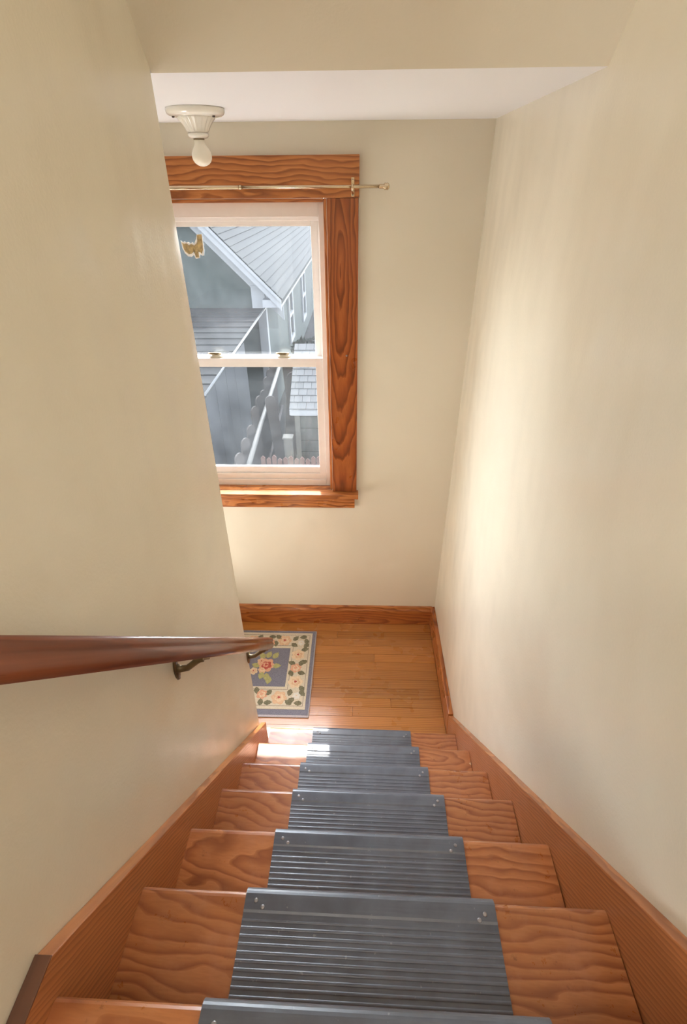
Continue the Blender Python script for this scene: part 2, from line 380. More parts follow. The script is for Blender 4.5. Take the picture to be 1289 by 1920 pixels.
struct(box('floor_hall', -1.7, XR, -4.1, -1.30, UP-0.2, UP, 'lower_floor'), 'brown floor of the upper hall', 'floor')

# landing floor of narrow strips
fl = box('floor', LX, XR, -0.20, YB, -0.12, -0.019, 'gap_dark'); struct(fl, 'golden varnished strip floor of the landing', 'floor')
fi = fl.matrix_world.translation if False else Vector(((LX+XR)/2, (-0.20+YB)/2, (-0.12-0.019)/2))
rowsy = [0.861, 0.799, 0.740, 0.682, 0.622, 0.565, 0.507, 0.445, 0.385, 0.325, 0.271, 0.216, 0.160, 0.102, 0.045, -0.010]
cuts = {1: [0.30], 3: [-0.2], 4: [0.52], 6: [-0.35], 7: [0.18], 9: [-0.1, 0.6], 10: [0.40], 12: [-0.5]}
for i in range(len(rowsy)-1):
    xs = [LX] + cuts.get(i, []) + [XR-0.024]
    for a, b in zip(xs[:-1], xs[1:]):
        o = box('plank', a+0.0006, b-0.0006, rowsy[i+1]+0.0004, rowsy[i]-0.0004, -0.0185, -0.0002*(i % 3), 'plank_oak', None, bev=0.0005, seg=1)
        o.parent = fl; o.location = o.location - fi

# baseboards
bb = struct(empty('baseboard_back', (0, YB, 0)), 'stained pine baseboard along the wall under the window', 'baseboard')
prof = [(0, 0), (0, 0.134), (-0.004, 0.134), (-0.012, 0.128), (-0.017, 0.112), (-0.022, 0.105), (-0.024, 0.103), (-0.024, 0)]
def base_x(name, x0, x1, prof, mat, parent):
    bm = bmesh.new(); n = len(prof); cx = (x0+x1)/2
    a = [bm.verts.new((x0-cx, p[1]-0.06, -p[0])) for p in prof]; b = [bm.verts.new((x1-cx, p[1]-0.06, -p[0])) for p in prof]
    bm.faces.new(a); bm.faces.new(b[::-1])
    for i in range(n): bm.faces.new((a[i], b[i], b[(i+1) % n], a[(i+1) % n]))
    return link(name, fin(bm), mat, parent, Matrix(((1,0,0,cx),(0,0,-1,0),(0,1,0,0.06),(0,0,0,1))))
base_x('board', LX, XR-0.024, [p for p in prof if p[1] <= 0.104 or p[0] == 0][:1] + [(0, 0.103), (-0.024, 0.103), (-0.024, 0)], 'base_pine', bb)
base_x('cap_molding', LX, XR-0.018, [(0, 0.1032), (0, 0.134), (-0.004, 0.134), (-0.010, 0.131), (-0.015, 0.118), (-0.021, 0.110), (-0.023, 0.1032)], 'head_pine', bb)
br_ = struct(empty('baseboard_right', (XR, 0.5, 0)), 'stained pine baseboard along the right wall of the landing', 'baseboard')
prism = prism_yz('board', [(0.12-0.5, 0.0), (YB-0.5, 0.0), (YB-0.5, 0.131), (0.148-0.5, 0.131)], -0.024, 0.0, 'base_pine', br_, 0.0, 0.003)
bu = struct(empty('baseboard_upper', (0, -1.6, UP)), 'short stretch of baseboard at the head of the stairs, left, its top coloured dark for shade', 'baseboard')
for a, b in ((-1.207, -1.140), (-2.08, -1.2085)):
    if a < -1.3: prism_yz('board', [(a+1.6, -0.15), (b+1.6, -0.15), (b+1.6, 0.054), (a+1.6, 0.054)], 0.0005, 0.0230, 'skirt_pine', bu, 0.0, 0.0015)
    prism_yz('cap', [(a+1.6, 0.0545), (b+1.6, 0.0545), (b+1.6, 0.0575), (a+1.6, 0.0575)], 0.0005, 0.0230, 'shaded_top', bu, 0.0, 0.0008)  # thin dark strip: shade on the board's top put into colour
bur = struct(empty('baseboard_upper_right', (XR, -1.6, UP)), 'short stretch of baseboard at the head of the stairs, right', 'baseboard')
prism_yz('board', [(-2.4, 0.001), (0.238, 0.001), (0.238, 0.25), (-2.4, 0.25)], -0.0235, 0.0, 'base_pine', bur, 0.0, 0.0015)

# ------------------------------------------------------------------ stairs
st = tag(empty('staircase', (0, 0, 0)), 'narrow varnished pine staircase going down to the landing between cream walls', 'staircase')
NOSE = [0.0105, -0.190, -0.387, -0.583, -0.783, -0.975, -1.171]
MATX = [(0.222, 0.666), (0.224, 0.669), (0.225, 0.667), (0.233, 0.674), (0.227, 0.670), (0.218, 0.669), (0.220, 0.668)]
SK = math.atan(-0.0159); X0, X1 = 0.0225, XR-0.0225; XC = (X0+X1)/2
def tread_me(width, depth, th):
    bm = bmesh.new(); r = th/2; pr = [(-depth, -th), (-depth, 0)]
    for i in range(9):
        a = PI/2 - PI*i/8; pr.append((-r*0.9 + r*0.9*math.cos(a), -r + r*math.sin(a)))
    a = [bm.verts.new((-width/2, y, z)) for y, z in pr]; b = [bm.verts.new((width/2, y, z)) for y, z in pr]; n = len(pr)
    bm.faces.new(a); bm.faces.new(b[::-1])
    for i in range(n): bm.faces.new((a[i], b[i], b[(i+1) % n], a[(i+1) % n]))
    return fin(bm)
W_ = X1-X0-0.001
for i, ny in enumerate(NOSE):
    z = 0.2*(i+1); dep = 0.226 if i < 6 else 0.135
    rot = Matrix.Translation((XC, ny, z)) @ Matrix.Rotation(SK, 4, 'Z')
    o = link('tread' if i < 6 else 'landing_nosing', tread_me(W_, dep, 0.028), 'tread_pine', st, rot)
    # riser under the nose
    me = box_me(W_, 0.171, 0.018, 0.001, 1)
    link('riser', me, 'tread_pine', st, Matrix.Translation((XC, ny-0.033, z-0.1145)) @ Matrix.Rotation(SK, 4, 'Z') @ Matrix.Rotation(PI/2, 4, 'X'))
# skirts
yl, zl = -0.042, 0.318; sl = (1.454-zl)/(-1.140-yl); al = math.atan(-sl)
zlow = lambda y, d: zl + sl*(y-yl) - d
sk = prism_yz('skirt_board', [(yl, 0.0), (yl, zl), (-1.140, 1.454), (-1.207, 1.454), (-1.207, 1.16), (-0.24, 0.0)], 0.0005, 0.0225, 'skirt_pine', st, math.atan(sl), 0.0016)
yr, zr = 0.146, 0.122; sr = -1.036
prism_yz('skirt_board', [(0.12, 0.0), (yr, zr), (-1.36, zr+sr*(-1.36-yr)), (-1.36, 1.402), (-1.30, 1.402), (-1.298, 1.25), (-0.08, 0.0)], X1, XR-0.0003, 'skirt_pine', st, math.atan(sr), 0.0016)

# ribbed rubber tread mats with nails
def mat_me(wd, depth):
    """profile along y (nose at 0, back at -depth), top surface z = 0 is the tread; wraps round the nose"""
    th = 0.0035; top = []; pitch_ = 0.0112; y = -depth
    band = -0.036
    while y + pitch_ < band:
        top += [(y, th), (y+pitch_*0.52, th), (y+pitch_*0.60, th+0.0006), (y+pitch_*0.70, th+0.0009), (y+pitch_*0.80, th+0.0009), (y+pitch_*0.90, th+0.0006)]
        y += pitch_
    top += [(y, th+0.0006), (band, th+0.0006), (band+0.004, th+0.0022), (-0.012, th+0.0022)]
    R = 0.0185; cy, cz = -0.0115, -0.0125
    arc = []
    for i in range(9):
        a = PI/2 - (PI*0.62)*i/8; arc.append((cy+R*math.cos(a), cz+R*math.sin(a)))
    top += arc[1:] + [(arc[-1][0]-0.001, -0.036)]
    inner = [(arc[-1][0]-0.004, -0.036)]
    Ri = 0.0148
    for i in range(8, -1, -1):
        a = PI/2 - (PI*0.60)*i/8; inner.append((cy+Ri*math.cos(a)-0.0, cz+Ri*math.sin(a)-0.0018))
    inner = [(max(p[0], 0.0006) if p[1] < -0.008 else p[0], p[1]) for p in inner]
    inner = [(p[0], min(p[1], 0.0004)) for p in inner]
    prof = top + inner + [(-depth, 0.0004)]
    bm = bmesh.new(); n = len(prof)
    xs = [-wd/2 + wd*i/6 for i in range(7)]
    R_ = [[bm.verts.new((x, p[0], p[1])) for p in prof] for x in xs]
    for a, b in zip(R_[:-1], R_[1:]):
        for i in range(n): bm.faces.new((a[i], b[i], b[(i+1) % n], a[(i+1) % n]))
    bm.faces.new(R_[0]); bm.faces.new(R_[-1][::-1])
    return fin(bm)
nail_me = lathe([(0.0040, 0.0), (0.0038, 0.0007), (0.0025, 0.0013), (0.0007, 0.0015)], 12)
nail_me.materials.append(MAT['nail_steel'])
for p in nail_me.polygons: p.use_smooth = True
ml = ['ribbed rubber mat on the lowest step, its left corner in bright sun above the landing',
      'ribbed rubber mat on the second step up from the landing, left end sunlit',
      'ribbed rubber mat on the third step up from the landing, just above the sunlit steps',
      'ribbed rubber mat on the fourth step up, bluish with a nail at each corner',
      'ribbed rubber mat on the fifth step up, with dusty purplish wear',
      'largest dark ribbed rubber mat on the sixth step up, close to the camera',
      'dark rubber mat edge over the top floor nosing at the bottom of the photo']
for i, ny in enumerate(NOSE):
    a, b = MATX[i]; z = 0.2*(i+1); xm = (a+b)/2
    m_ = tag(empty('stair_mat', (xm, ny + math.tan(SK)*(xm-XC), z+0.0003), SK), ml[i], 'stair mat', 'ribbed rubber stair mats')
    link('rubber_sheet', mat_me(b-a, 0.212 if i < 6 else 0.125), 'rubber', m_)
    for sx, yy in ((-1, -0.020), (1, -0.020), (-0.94, -0.029), (0.95, -0.030)):
        if i == 6 and sx > 0.95: continue
        o = link('nail', nail_me, None, m_, Matrix.Translation((sx*(b-a)/2 - (0.020 if sx > 0.5 else -0.020 if sx < -0.5 else 0), yy + random.uniform(-0.002, 0.002), 0.0056)))

# ------------------------------------------------------------------ handrail
hr = tag(empty('handrail', (0.066, -0.6, 1.42)), 'dark varnished wooden handrail running down the left wall', 'handrail')
sA = 1.093; ang = math.atan(sA)
# local X along the rail (downhill = +y), local Z up across it, local Y towards +x ... profile (across, up)
pr = []
half = [(0.0, 0.0255), (0.010, 0.0250), (0.0165, 0.0225), (0.0200, 0.0180), (0.0205, 0.0120), (0.0185, 0.0090), (0.0190, 0.0060), (0.0225, 0.0020), (0.0235, -0.0050), (0.0215, -0.0140), (0.0165, -0.0210), (0.0090, -0.0245), (0.0, -0.0255)]
half = [(x*0.93, z*0.93) for x, z in half]
pr = half + [(-x, z) for x, z in half[-2:0:-1]]
bm = bmesh.new(); L0, L1 = -1.06, 0.905
ringsv = []
for u, s_ in ((L0, 1.0), (L1-0.006, 1.0), (L1-0.002, 0.94), (L1, 0.82)):
    ringsv.append([bm.verts.new((u, x*s_, z*s_)) for x, z in pr])
for a, b in zip(ringsv[:-1], ringsv[1:]):
    for i in range(len(pr)): bm.faces.new((a[i], b[i], b[(i+1) % len(pr)], a[(i+1) % len(pr)]))
bm.faces.new(ringsv[0]); bm.faces.new(ringsv[-1][::-1])
ca, sa = math.cos(ang), math.sin(ang)
# X -> (0, ca, -sa); Y -> (-1,0,0) ; Z -> (0, sa, ca)
RM = Matrix(((0,-1,0,0),(ca,0,sa,0),(-sa,0,ca,0),(0,0,0,1)))
rail = link('rail', fin(bm), 'rail_wood', hr, RM, smooth=True)
# rail axis height: top edge z = 0.791 - 1.093*(y-0.016); put the origin on the axis
rail_z = lambda y: 0.791 - sA*(y-0.016) - 0.0235*math.sqrt(1+sA*sA)
hr.location.z = rail_z(-0.6)
for by in (-0.605, -0.075):
    rz = rail_z(by) - 0.0240*math.sqrt(1+sA*sA)
    br = link('bracket', box_me(0.0001, 0.0001, 0.0001), 'bronze', hr)
    bm = bmesh.new()
    # wall plate: rounded, two lobes
    vs = []
    for k2 in range(24):
        a = 2*PI*k2/24; yy = 0.0115*math.cos(a); zz = (0.030+0.004*abs(math.cos(2*a)))*math.sin(a)
        vs.append((yy, zz))
    A = [bm.verts.new((0.0005, by+p[0], rz-0.040+p[1])) for p in vs]; B = [bm.verts.new((0.0055, by+p[0]*0.9, rz-0.040+p[1]*0.92)) for p in vs]
    bm.faces.new(A); bm.faces.new(B[::-1])
    for q in range(24): bm.faces.new((A[q], A[(q+1) % 24], B[(q+1) % 24], B[q]))
    # arm
    tube_bm(bm, [(0.004, by, rz-0.034), (0.014, by, rz-0.036), (0.030, by, rz-0.032), (0.046, by+0.002, rz-0.018), (0.058, by+0.004, rz-0.008), (0.068, by+0.006, rz-0.006)], [0.0105, 0.0085, 0.0075, 0.0075, 0.0080, 0.0085], 10)
    me = fin(bm); me.transform(Matrix.Translation(-Vector(hr.location)))
    br.data = me; me.materials.append(MAT['bronze'])
    for p in me.polygons: p.use_smooth = True
    # saddle under the rail
    sd_ = link('saddle', box_me(0.055, 0.022, 0.006, 0.002), 'bronze', br, Matrix.Translation(Vector((0.066, by+0.004, rz-0.004)) - Vector(hr.location)) @ RM)
    for dz in (-0.063, -0.018):
        link('screw', nail_me, None, br, Matrix.Translation(Vector((0.0055, by, rz+dz)) - Vector(hr.location)) @ Matrix.Rotation(PI/2, 4, 'Y') @ Matrix.Scale(0.7, 4))

# ------------------------------------------------------------------ window
wi = struct(empty('window_1', (0, YB, WZ0)), 'white double hung window in stained pine casing above the landing', 'window')
O = Vector((0, YB, WZ0))
def wbox(name, x0, x1, y0, y1, z0, z1, mat, parent=wi, bev=0.0015, grain=None):
    return box(name, x0-O.x, x1-O.x, y0-O.y, y1-O.y, z0-O.z, z1-O.z, mat, parent, bev, grain)
WC = (WX0+WX1)/2
CL, CR = -0.578, 0.409
wbox('head_casing', CL-0.002, CR+0.002, YB-0.021, YB-0.0005, WZ1+0.001, 2.378, 'head_pine', grain='x_face')
wbox('side_casing', WX1+0.002, CR, YB-0.020, YB-0.0005, 0.9555, WZ1, 'casing_pine', grain='z')
wbox('side_casing', CL, WX0-0.002, YB-0.020, YB-0.0005, 0.9555, WZ1, 'casing_pine', grain='z')
wbox('stool', CL-0.010, 0.419, YB-0.055, YB-0.0005, 0.928, 0.955, 'head_pine', bev=0.004)
wbox('stool_inner', WX0+0.002, WX1-0.002, YB-0.001, YB+0.050, 0.9305, 0.955, 'head_pine', bev=0)
wbox('apron', CL+0.004, 0.400, YB-0.018, YB-0.0005, 0.853, 0.9275, 'head_pine', grain='x_face')
for x0, x1 in ((WX1-0.012, WX1), (WX0, WX0+0.012)): wbox('stop_molding', x0, x1, YB+0.004, YB+0.048, 0.9555, WZ1-0.001, 'head_pine', grain='z')
wbox('stop_molding', WX0+0.0125, WX1-0.0125, YB+0.004, YB+0.048, WZ1-0.013, WZ1-0.001, 'head_pine', grain='x_face')
def frame_me(x0, x1, z0, z1, y0, y1, ws, wt, wb, steps=None):
    bm = bmesh.new()
    bx(bm, x0, x0+ws, y0, y1, z0, z1); bx(bm, x1-ws, x1, y0, y1, z0, z1)
    bx(bm, x0+ws, x1-ws, y0, y1, z1-wt, z1); bx(bm, x0+ws, x1-ws, y0, y1, z0, z0+wb)
    return bm
def wframe(name, x0, x1, z0, z1, y0, y1, ws, wt, wb, parent, extra=None, bev=0.0015):
    bm = frame_me(x0, x1, z0, z1, y0, y1, ws, wt, wb)
    if extra:
        for e in extra: bx(bm, *e)
    bevel(bm, bev, 2)
    me = fin(bm); me.transform(Matrix.Translation(-O)); return link(name, me, 'vinyl_white', parent)
fx0, fx1 = WX0+0.0125, WX1-0.0125
wframe('window_frame', fx0, fx1, 0.955, WZ1-0.0135, YB+0.042, YB+0.165, 0.022, 0.050, 0.034, wi,
       [(fx0+0.022, fx1-0.022, YB+0.075, YB+0.16, WZ1-0.078, WZ1-0.0635), (fx1-0.028, fx1-0.022, YB+0.078, YB+0.088, 0.99, 2.17), (fx0+0.022, fx0+0.028, YB+0.078, YB+0.088, 0.99, 2.17)])
sx0, sx1 = fx0+0.0225, fx1-0.0225
yu = YB+0.090
us_ = wframe('upper_sash', sx0, sx1, 1.585, 2.180, yu, yu+0.030, 0.036, 0.034, 0.036, wi)
yl_ = YB+0.050
ls = wframe('lower_sash', sx0, sx1, 0.9895, 1.622, yl_, yl_+0.034, 0.033, 0.040, 0.032, wi,
            [(sx0+0.033, sx1-0.033, yl_+0.008, yl_+0.026, 1.0215, 1.058)])
for nm, par, y0, z0, z1, e in (('pane', us_, yu+0.014, 1.621, 2.147, 0.036), ('pane', ls, yl_+0.016, 1.058, 1.582, 0.033)):
    wbox(nm, sx0+e-0.002, sx1-e+0.002, y0, y0+0.004, z0-0.002, z1+0.002, 'glass', par, bev=0)
# latch on the meeting rail
for lx in (-0.241, 0.073):
    bm = bmesh.new()
    def ell(cx, cy, rx, ry, z0, z1, n=20, sh=1.0):
        A = [bm.verts.new((cx+rx*math.cos(2*PI*q/n), cy+ry*math.sin(2*PI*q/n), z0)) for q in range(n)]
        B = [bm.verts.new((cx+rx*sh*math.cos(2*PI*q/n), cy+ry*sh*math.sin(2*PI*q/n), z1)) for q in range(n)]
        bm.faces.new(A[::-1]); bm.faces.new(B)
        for q in range(n): bm.faces.new((A[q], A[(q+1) % n], B[(q+1) % n], B[q]))
    ell(0, 0, 0.028, 0.0125, 0, 0.005, sh=0.92); ell(-0.002, 0, 0.018, 0.010, 0.005, 0.011, sh=0.85)
    lt = link('latch', fin(bm), 'latch_beige', ls, Matrix.Translation(Vector((lx, yl_+0.017, 1.6225)) - O) @ Matrix.Diagonal((1.25, 1.15, 1.5, 1)), smooth=False)
    bm = bmesh.new(); tube_bm(bm, [(0.016, 0.002, 0.010), (0.0, -0.007, 0.0125), (-0.018, -0.006, 0.0125), (-0.030, 0.001, 0.0115)], [0.004, 0.0042, 0.004, 0.003], 8)
    link('latch_lever', fin(bm), 'bronze', lt, smooth=True)
link('nail_head', nail_me, None, wi, Matrix.Translation(Vector((0.361, YB-0.0202, 1.655)) - O) @ Matrix.Rotation(PI/2, 4, 'X'))
# pane reflection artifact modelled as a cut-out (outer white fringe, tan body)
sc_ = tag(empty('pane_reflection', (-0.285, yu+0.013, 2.073)), 'small tan reflection with a ragged white edge, modelled as a cut-out on the upper window pane', 'reflection')
def reflection(pts, t0, t1, mat, nm):
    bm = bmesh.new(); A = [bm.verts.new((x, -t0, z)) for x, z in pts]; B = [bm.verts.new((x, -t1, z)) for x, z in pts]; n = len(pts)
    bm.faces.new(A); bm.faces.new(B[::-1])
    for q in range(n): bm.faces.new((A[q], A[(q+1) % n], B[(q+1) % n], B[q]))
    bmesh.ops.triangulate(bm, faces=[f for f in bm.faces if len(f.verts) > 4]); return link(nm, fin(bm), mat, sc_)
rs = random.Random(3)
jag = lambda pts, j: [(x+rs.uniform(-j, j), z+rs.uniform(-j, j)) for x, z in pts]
reflection(jag([(-0.047,0.024),(-0.039,0.017),(-0.031,0.021),(-0.024,0.014),(-0.016,0.018),(-0.008,0.012),(0.000,0.017),(0.006,0.011),(0.013,0.019),(0.018,0.028),(0.023,0.046),(0.045,0.046),(0.047,0.018),(0.045,-0.014),(0.042,-0.034),(0.034,-0.036),(0.026,-0.030),(0.022,-0.044),(0.004,-0.044),(0.000,-0.030),(-0.012,-0.038),(-0.026,-0.036),(-0.038,-0.024),(-0.044,-0.006)], 0.0015), 0.0, 0.0006, 'reflection_white', 'white_fringe')
reflection(jag([(-0.043,0.014),(-0.034,0.009),(-0.026,0.012),(-0.016,0.006),(-0.006,0.009),(0.006,0.004),(0.016,0.012),(0.022,0.020),(0.024,0.044),(0.043,0.044),(0.044,0.018),(0.041,-0.012),(0.034,-0.028),(0.028,-0.020),(0.020,-0.018),(0.019,-0.041),(0.006,-0.041),(0.004,-0.018),(-0.010,-0.026),(-0.022,-0.027),(-0.034,-0.018),(-0.041,-0.004)], 0.0012), 0.0007, 0.0013, 'reflection_tan', 'print')

# curtain rod
cr = tag(empty('curtain_rod', (0, 0.822, 2.281)), 'thin brass curtain rod mounted across the top of the window casing', 'curtain rod')
tube('rod_outer', [(-0.60, 0, 0), (-0.024, 0, 0.0005)], 0.0072, 'brass_pale', cr, 14)
tube('rod_inner', [(-0.03, 0, 0.0005), (0.484, 0, -0.001)], 0.0056, 'brass_pale', cr, 14)
tube('collar', [(-0.030, 0, 0.0005), (-0.022, 0, 0.0005)], 0.0082, 'brass_pale', cr, 14)
for s_, xe in ((1, 0.484), (-1, -0.60)):
    fo = link('finial', lathe([(0.0066, 0), (0.0072, 0.002), (0.0072, 0.015), (0.0085, 0.018), (0.0120, 0.0195), (0.0120, 0.022), (0.0100, 0.0235), (0.0118, 0.028), (0.0105, 0.033), (0.006, 0.0365), (0.001, 0.0375)], 20), 'brass_pale', cr,
              Matrix.Translation((xe, 0, -0.001)) @ Matrix.Rotation(s_*PI/2, 4, 'Y'), smooth=True)
for xb in (0.387, -0.555):
    bm = bmesh.new(); bx(bm, -0.006, 0.006, 0.0395, 0.0415, -0.034, 0.028); bevel(bm, 0.0015)
    bk = link('bracket', fin(bm), 'brass_pale', cr, Matrix.Translation((xb, 0, 0)))
    bm = bmesh.new(); tube_bm(bm, [(0, 0.040, -0.022), (0, 0.026, -0.022), (-0.001, 0.010, -0.016), (-0.001, -0.004, -0.0125), (-0.001, -0.011, -0.004), (-0.001, -0.0105, 0.006)], 0.0042, 8)
    link('hook', fin(bm), 'brass_pale', bk, smooth=True)
    for dz in (-0.028, 0.021): link('screw', nail_me, None, bk, Matrix.Translation((0, 0.0395, dz)) @ Matrix.Rotation(PI/2, 4, 'X') @ Matrix.Scale(0.6, 4))

# ceiling lamp holder
la = tag(empty('ceiling_lamp', (-0.068, 0.490, H-0.0002)), 'white fluted porcelain lampholder with a bare bulb on the landing ceiling', 'lamp')
la.scale = (0.98, 0.98, 0.88)
SEG = 72
def flute(i, k, a):
    return 1.0
def flc(i, k, a):
    return 1.0 + (0.055*math.cos(a*18) if 1 <= i <= 5 else 0.0)
link('base', lathe([(0.086, 0), (0.0865, -0.004), (0.086, -0.010), (0.083, -0.016), (0.077, -0.020), (0.066, -0.0225), (0.050, -0.024)], SEG), 'porcelain', la, smooth=True)
link('body', lathe([(0.056, -0.020), (0.0535, -0.026), (0.0475, -0.033), (0.041, -0.042), (0.0350, -0.052), (0.0315, -0.060), (0.0310, -0.063), (0.029, -0.0645)], SEG, flc), 'porcelain', la, smooth=True)
link('collar', lathe([(0.027, -0.0640), (0.0275, -0.0660), (0.0305, -0.067), (0.031, -0.072), (0.029, -0.076), (0.025, -0.079), (0.021, -0.080)], SEG), 'porcelain', la, smooth=True)
link('socket_ring', lathe([(0.0165, -0.0790), (0.0165, -0.0835), (0.0140, -0.0840)], 32), 'bronze', la, smooth=True)
bl = [(0.0150, -0.083)]
for z, r in ((-0.087, 0.0152), (-0.095, 0.0162), (-0.102, 0.0195), (-0.110, 0.0245), (-0.120, 0.0290), (-0.130, 0.0302), (-0.139, 0.0288), (-0.147, 0.0245), (-0.153, 0.0180), (-0.157, 0.0100), (-0.1585, 0.0020)): bl.append((r, z))
link('bulb', lathe(bl, 36), 'bulb_white', la, Matrix.Translation((0, 0, -0.083)) @ Matrix.Rotation(math.radians(-3), 4, 'Y') @ Matrix.Translation((0, 0, 0.083)), smooth=True)
for a in (math.radians(205), math.radians(335)):
    link('screw', lathe([(0.0042, 0.0), (0.0042, -0.003), (0.0015, -0.0045)], 12), 'screw_dark', la, Matrix.Translation((0.0665*math.cos(a), 0.0665*math.sin(a), -0.0225)))

# ------------------------------------------------------------------ rug
rx0, rx1, ry0, ry1 = -0.72, 0.175, 0.197, 0.787
rg = tag(empty('floral_rug', ((rx0+rx1)/2, (ry0+ry1)/2, 0.0)), 'small blue and cream rug with roses lying on the landing floor', 'rug')
RO = Vector(((rx0+rx1)/2, (ry0+ry1)/2, 0))
def rbox(name, x0, x1, y0, y1, z0, z1, mat, bev=0.001): return box(name, x0-RO.x, x1-RO.x, y0-RO.y, y1-RO.y, z0, z1, mat, rg, bev)
rbox('edge_binding', rx0, rx1, ry0, ry1, 0.0003, 0.0070, 'yarn_edge', 0.003)
rbox('border', rx0+0.006, rx1-0.006, ry0+0.012, ry1-0.004, 0.0065, 0.0085, 'yarn_blue')
rbox('field', rx0+0.028, rx1-0.024, ry0+0.044, ry1-0.020, 0.008, 0.0098, 'yarn_cream')
def ring(name, x0, x1, y0, y1, wv_, z0, z1, mat):
    bm = bmesh.new()
    bx(bm, x0, x1, y0, y0+wv_, z0, z1); bx(bm, x0, x1, y1-wv_, y1, z0, z1); bx(bm, x0, x0+wv_, y0+wv_, y1-wv_, z0, z1); bx(bm, x1-wv_, x1, y0+wv_, y1-wv_, z0, z1)
    me = fin(bm); me.transform(Matrix.Translation(-RO)); link(name, me, mat, rg)
ring('stripe', rx0+0.042, rx1-0.037, ry0+0.062, ry1-0.036, 0.003, 0.0095, 0.0102, 'yarn_line')
ring('stripe', rx0+0.128, 0.047, 0.360, 0.668, 0.003, 0.0095, 0.0102, 'yarn_line')
rbox('medallion', rx0+0.148, 0.030, 0.379, 0.648, 0.009, 0.0106, 'yarn_blue')
def flower(x, y, r, outer, inner, core, rot, zb):
    bm = bmesh.new(); n = 40
    def blob(rad, lob, amp, z0, z1, mi, ph, ox=0, oy=0):
        top = []; c = bm.verts.new((ox, oy, z1+0.0006))
        for q in range(n):
            a = 2*PI*q/n; rr = rad*(1-amp + amp*abs(math.cos(lob*a/2+ph)))
            top.append((bm.verts.new((ox+rr*math.cos(a), oy+rr*math.sin(a), z0)), bm.verts.new((ox+rr*0.93*math.cos(a), oy+rr*0.93*math.sin(a), z1))))
        for q in range(n):
            p, s2 = top[q], top[(q+1) % n]
            f = bm.faces.new((p[0], s2[0], s2[1], p[1])); f.material_index = mi
            f = bm.faces.new((p[1], s2[1], c)); f.material_index = mi
    blob(r, 6, 0.24, 0, 0.0012, 0, rot)
    blob(r*0.62, 5, 0.28, 0.0008, 0.0022, 1, rot+0.6, r*0.05, -r*0.05)
    blob(r*0.36, 4, 0.30, 0.0018, 0.0030, 0, rot+1.3, -r*0.05, r*0.02)
    blob(r*0.20, 3, 0.35, 0.0026, 0.0036, 2, rot, 0, 0)
    link('flower', fin(bm), [outer, inner, core], rg, Matrix.Translation(Vector((x, y, zb)) - RO))
def leaf_me(l):
    bm = bmesh.new(); out = []; n = 7
    for q in range(n+1):
        u = q/n; wd = 0.36*l*math.sin(PI*u**0.85)*(1.0 if q % 2 else 0.82)
        out.append((l*(u-0.5), wd))
    up = [bm.verts.new((x, w_, 0.0007)) for x, w_ in out]; dn = [bm.verts.new((x, -w_-0.0002, 0.0007)) for x, w_ in out]; md = [bm.verts.new((x, 0, 0.0018)) for x, w_ in out]
    for q in range(n):
        bm.faces.new((up[q], up[q+1], md[q+1], md[q])); bm.faces.new((md[q], md[q+1], dn[q+1], dn[q]))
    return fin(bm)
def leaf_make(mat, l):
    me = leaf_me(l); me.materials.append(MAT[mat]); return me
LD, LL = leaf_make('yarn_leaf', 0.046), leaf_make('yarn_leaf_light', 0.052)
kinds = {'p': ('yarn_peach', 'yarn_pale', 'yarn_rose'), 'c': ('yarn_pale', 'yarn_peach', 'yarn_rose'), 'k': ('yarn_pink', 'yarn_pale', 'yarn_pink'), 'w': ('yarn_white', 'yarn_white', 'yarn_pale'), 'r': ('yarn_pink', 'yarn_peach', 'yarn_rose')}
fls = [(-0.011,0.706,0.042,'p'),(-0.097,0.686,0.033,'k'),(0.079,0.600,0.041,'c'),(0.076,0.505,0.033,'k'),(0.084,0.412,0.043,'c'),(0.007,0.310,0.044,'p'),(-0.087,0.329,0.032,'k'),(0.089,0.690,0.021,'w'),(0.099,0.324,0.023,'w'),
       (-0.20,0.702,0.042,'p'),(-0.30,0.69,0.034,'c'),(-0.40,0.70,0.042,'p'),(-0.52,0.69,0.04,'c'),(-0.20,0.315,0.043,'c'),(-0.32,0.318,0.036,'k'),(-0.44,0.314,0.042,'p'),(-0.56,0.32,0.04,'c'),(-0.63,0.42,0.04,'p'),(-0.63,0.52,0.036,'k'),(-0.63,0.62,0.04,'c')]
for i, (x, y, r, kd) in enumerate(fls): flower(x, y, r, *kinds[kd], i*0.7, 0.0097)
flower(-0.094, 0.522, 0.050, 'yarn_pink', 'yarn_rose', 'yarn_rose', 0.3, 0.0105); flower(-0.125, 0.548, 0.026, 'yarn_peach', 'yarn_pink', 'yarn_rose', 1.1, 0.0104); flower(-0.110, 0.490, 0.026, 'yarn_peach', 'yarn_pale', 'yarn_pink', 0.1, 0.0104)
flower(-0.160, 0.479, 0.026, *kinds['c'], 0.9, 0.0104); flower(-0.26, 0.52, 0.05, *kinds['c'], 0.2, 0.0105); flower(-0.40, 0.51, 0.05, 'yarn_pink', 'yarn_rose', 'yarn_rose', 0.8, 0.0105)
lv = [(-0.086,0.733),(-0.05,0.734),(-0.061,0.681),(0.054,0.724),(0.098,0.734),(0.051,0.672),(0.119,0.703),(0.12,0.668),(0.116,0.64),(0.049,0.541),(0.053,0.468),(0.104,0.542),(0.116,0.547),(0.111,0.472),(0.121,0.371),(0.061,0.342),(0.073,0.296),(0.11,0.278),(0.128,0.338),(-0.088,0.283),(-0.053,0.339),(-0.048,0.279),(0.059,0.282),(-0.119,0.352),(-0.16,0.73),(-0.25,0.67),(-0.35,0.73),(-0.46,0.68),(-0.14,0.29),(-0.26,0.35),(-0.38,0.29),(-0.5,0.34)]
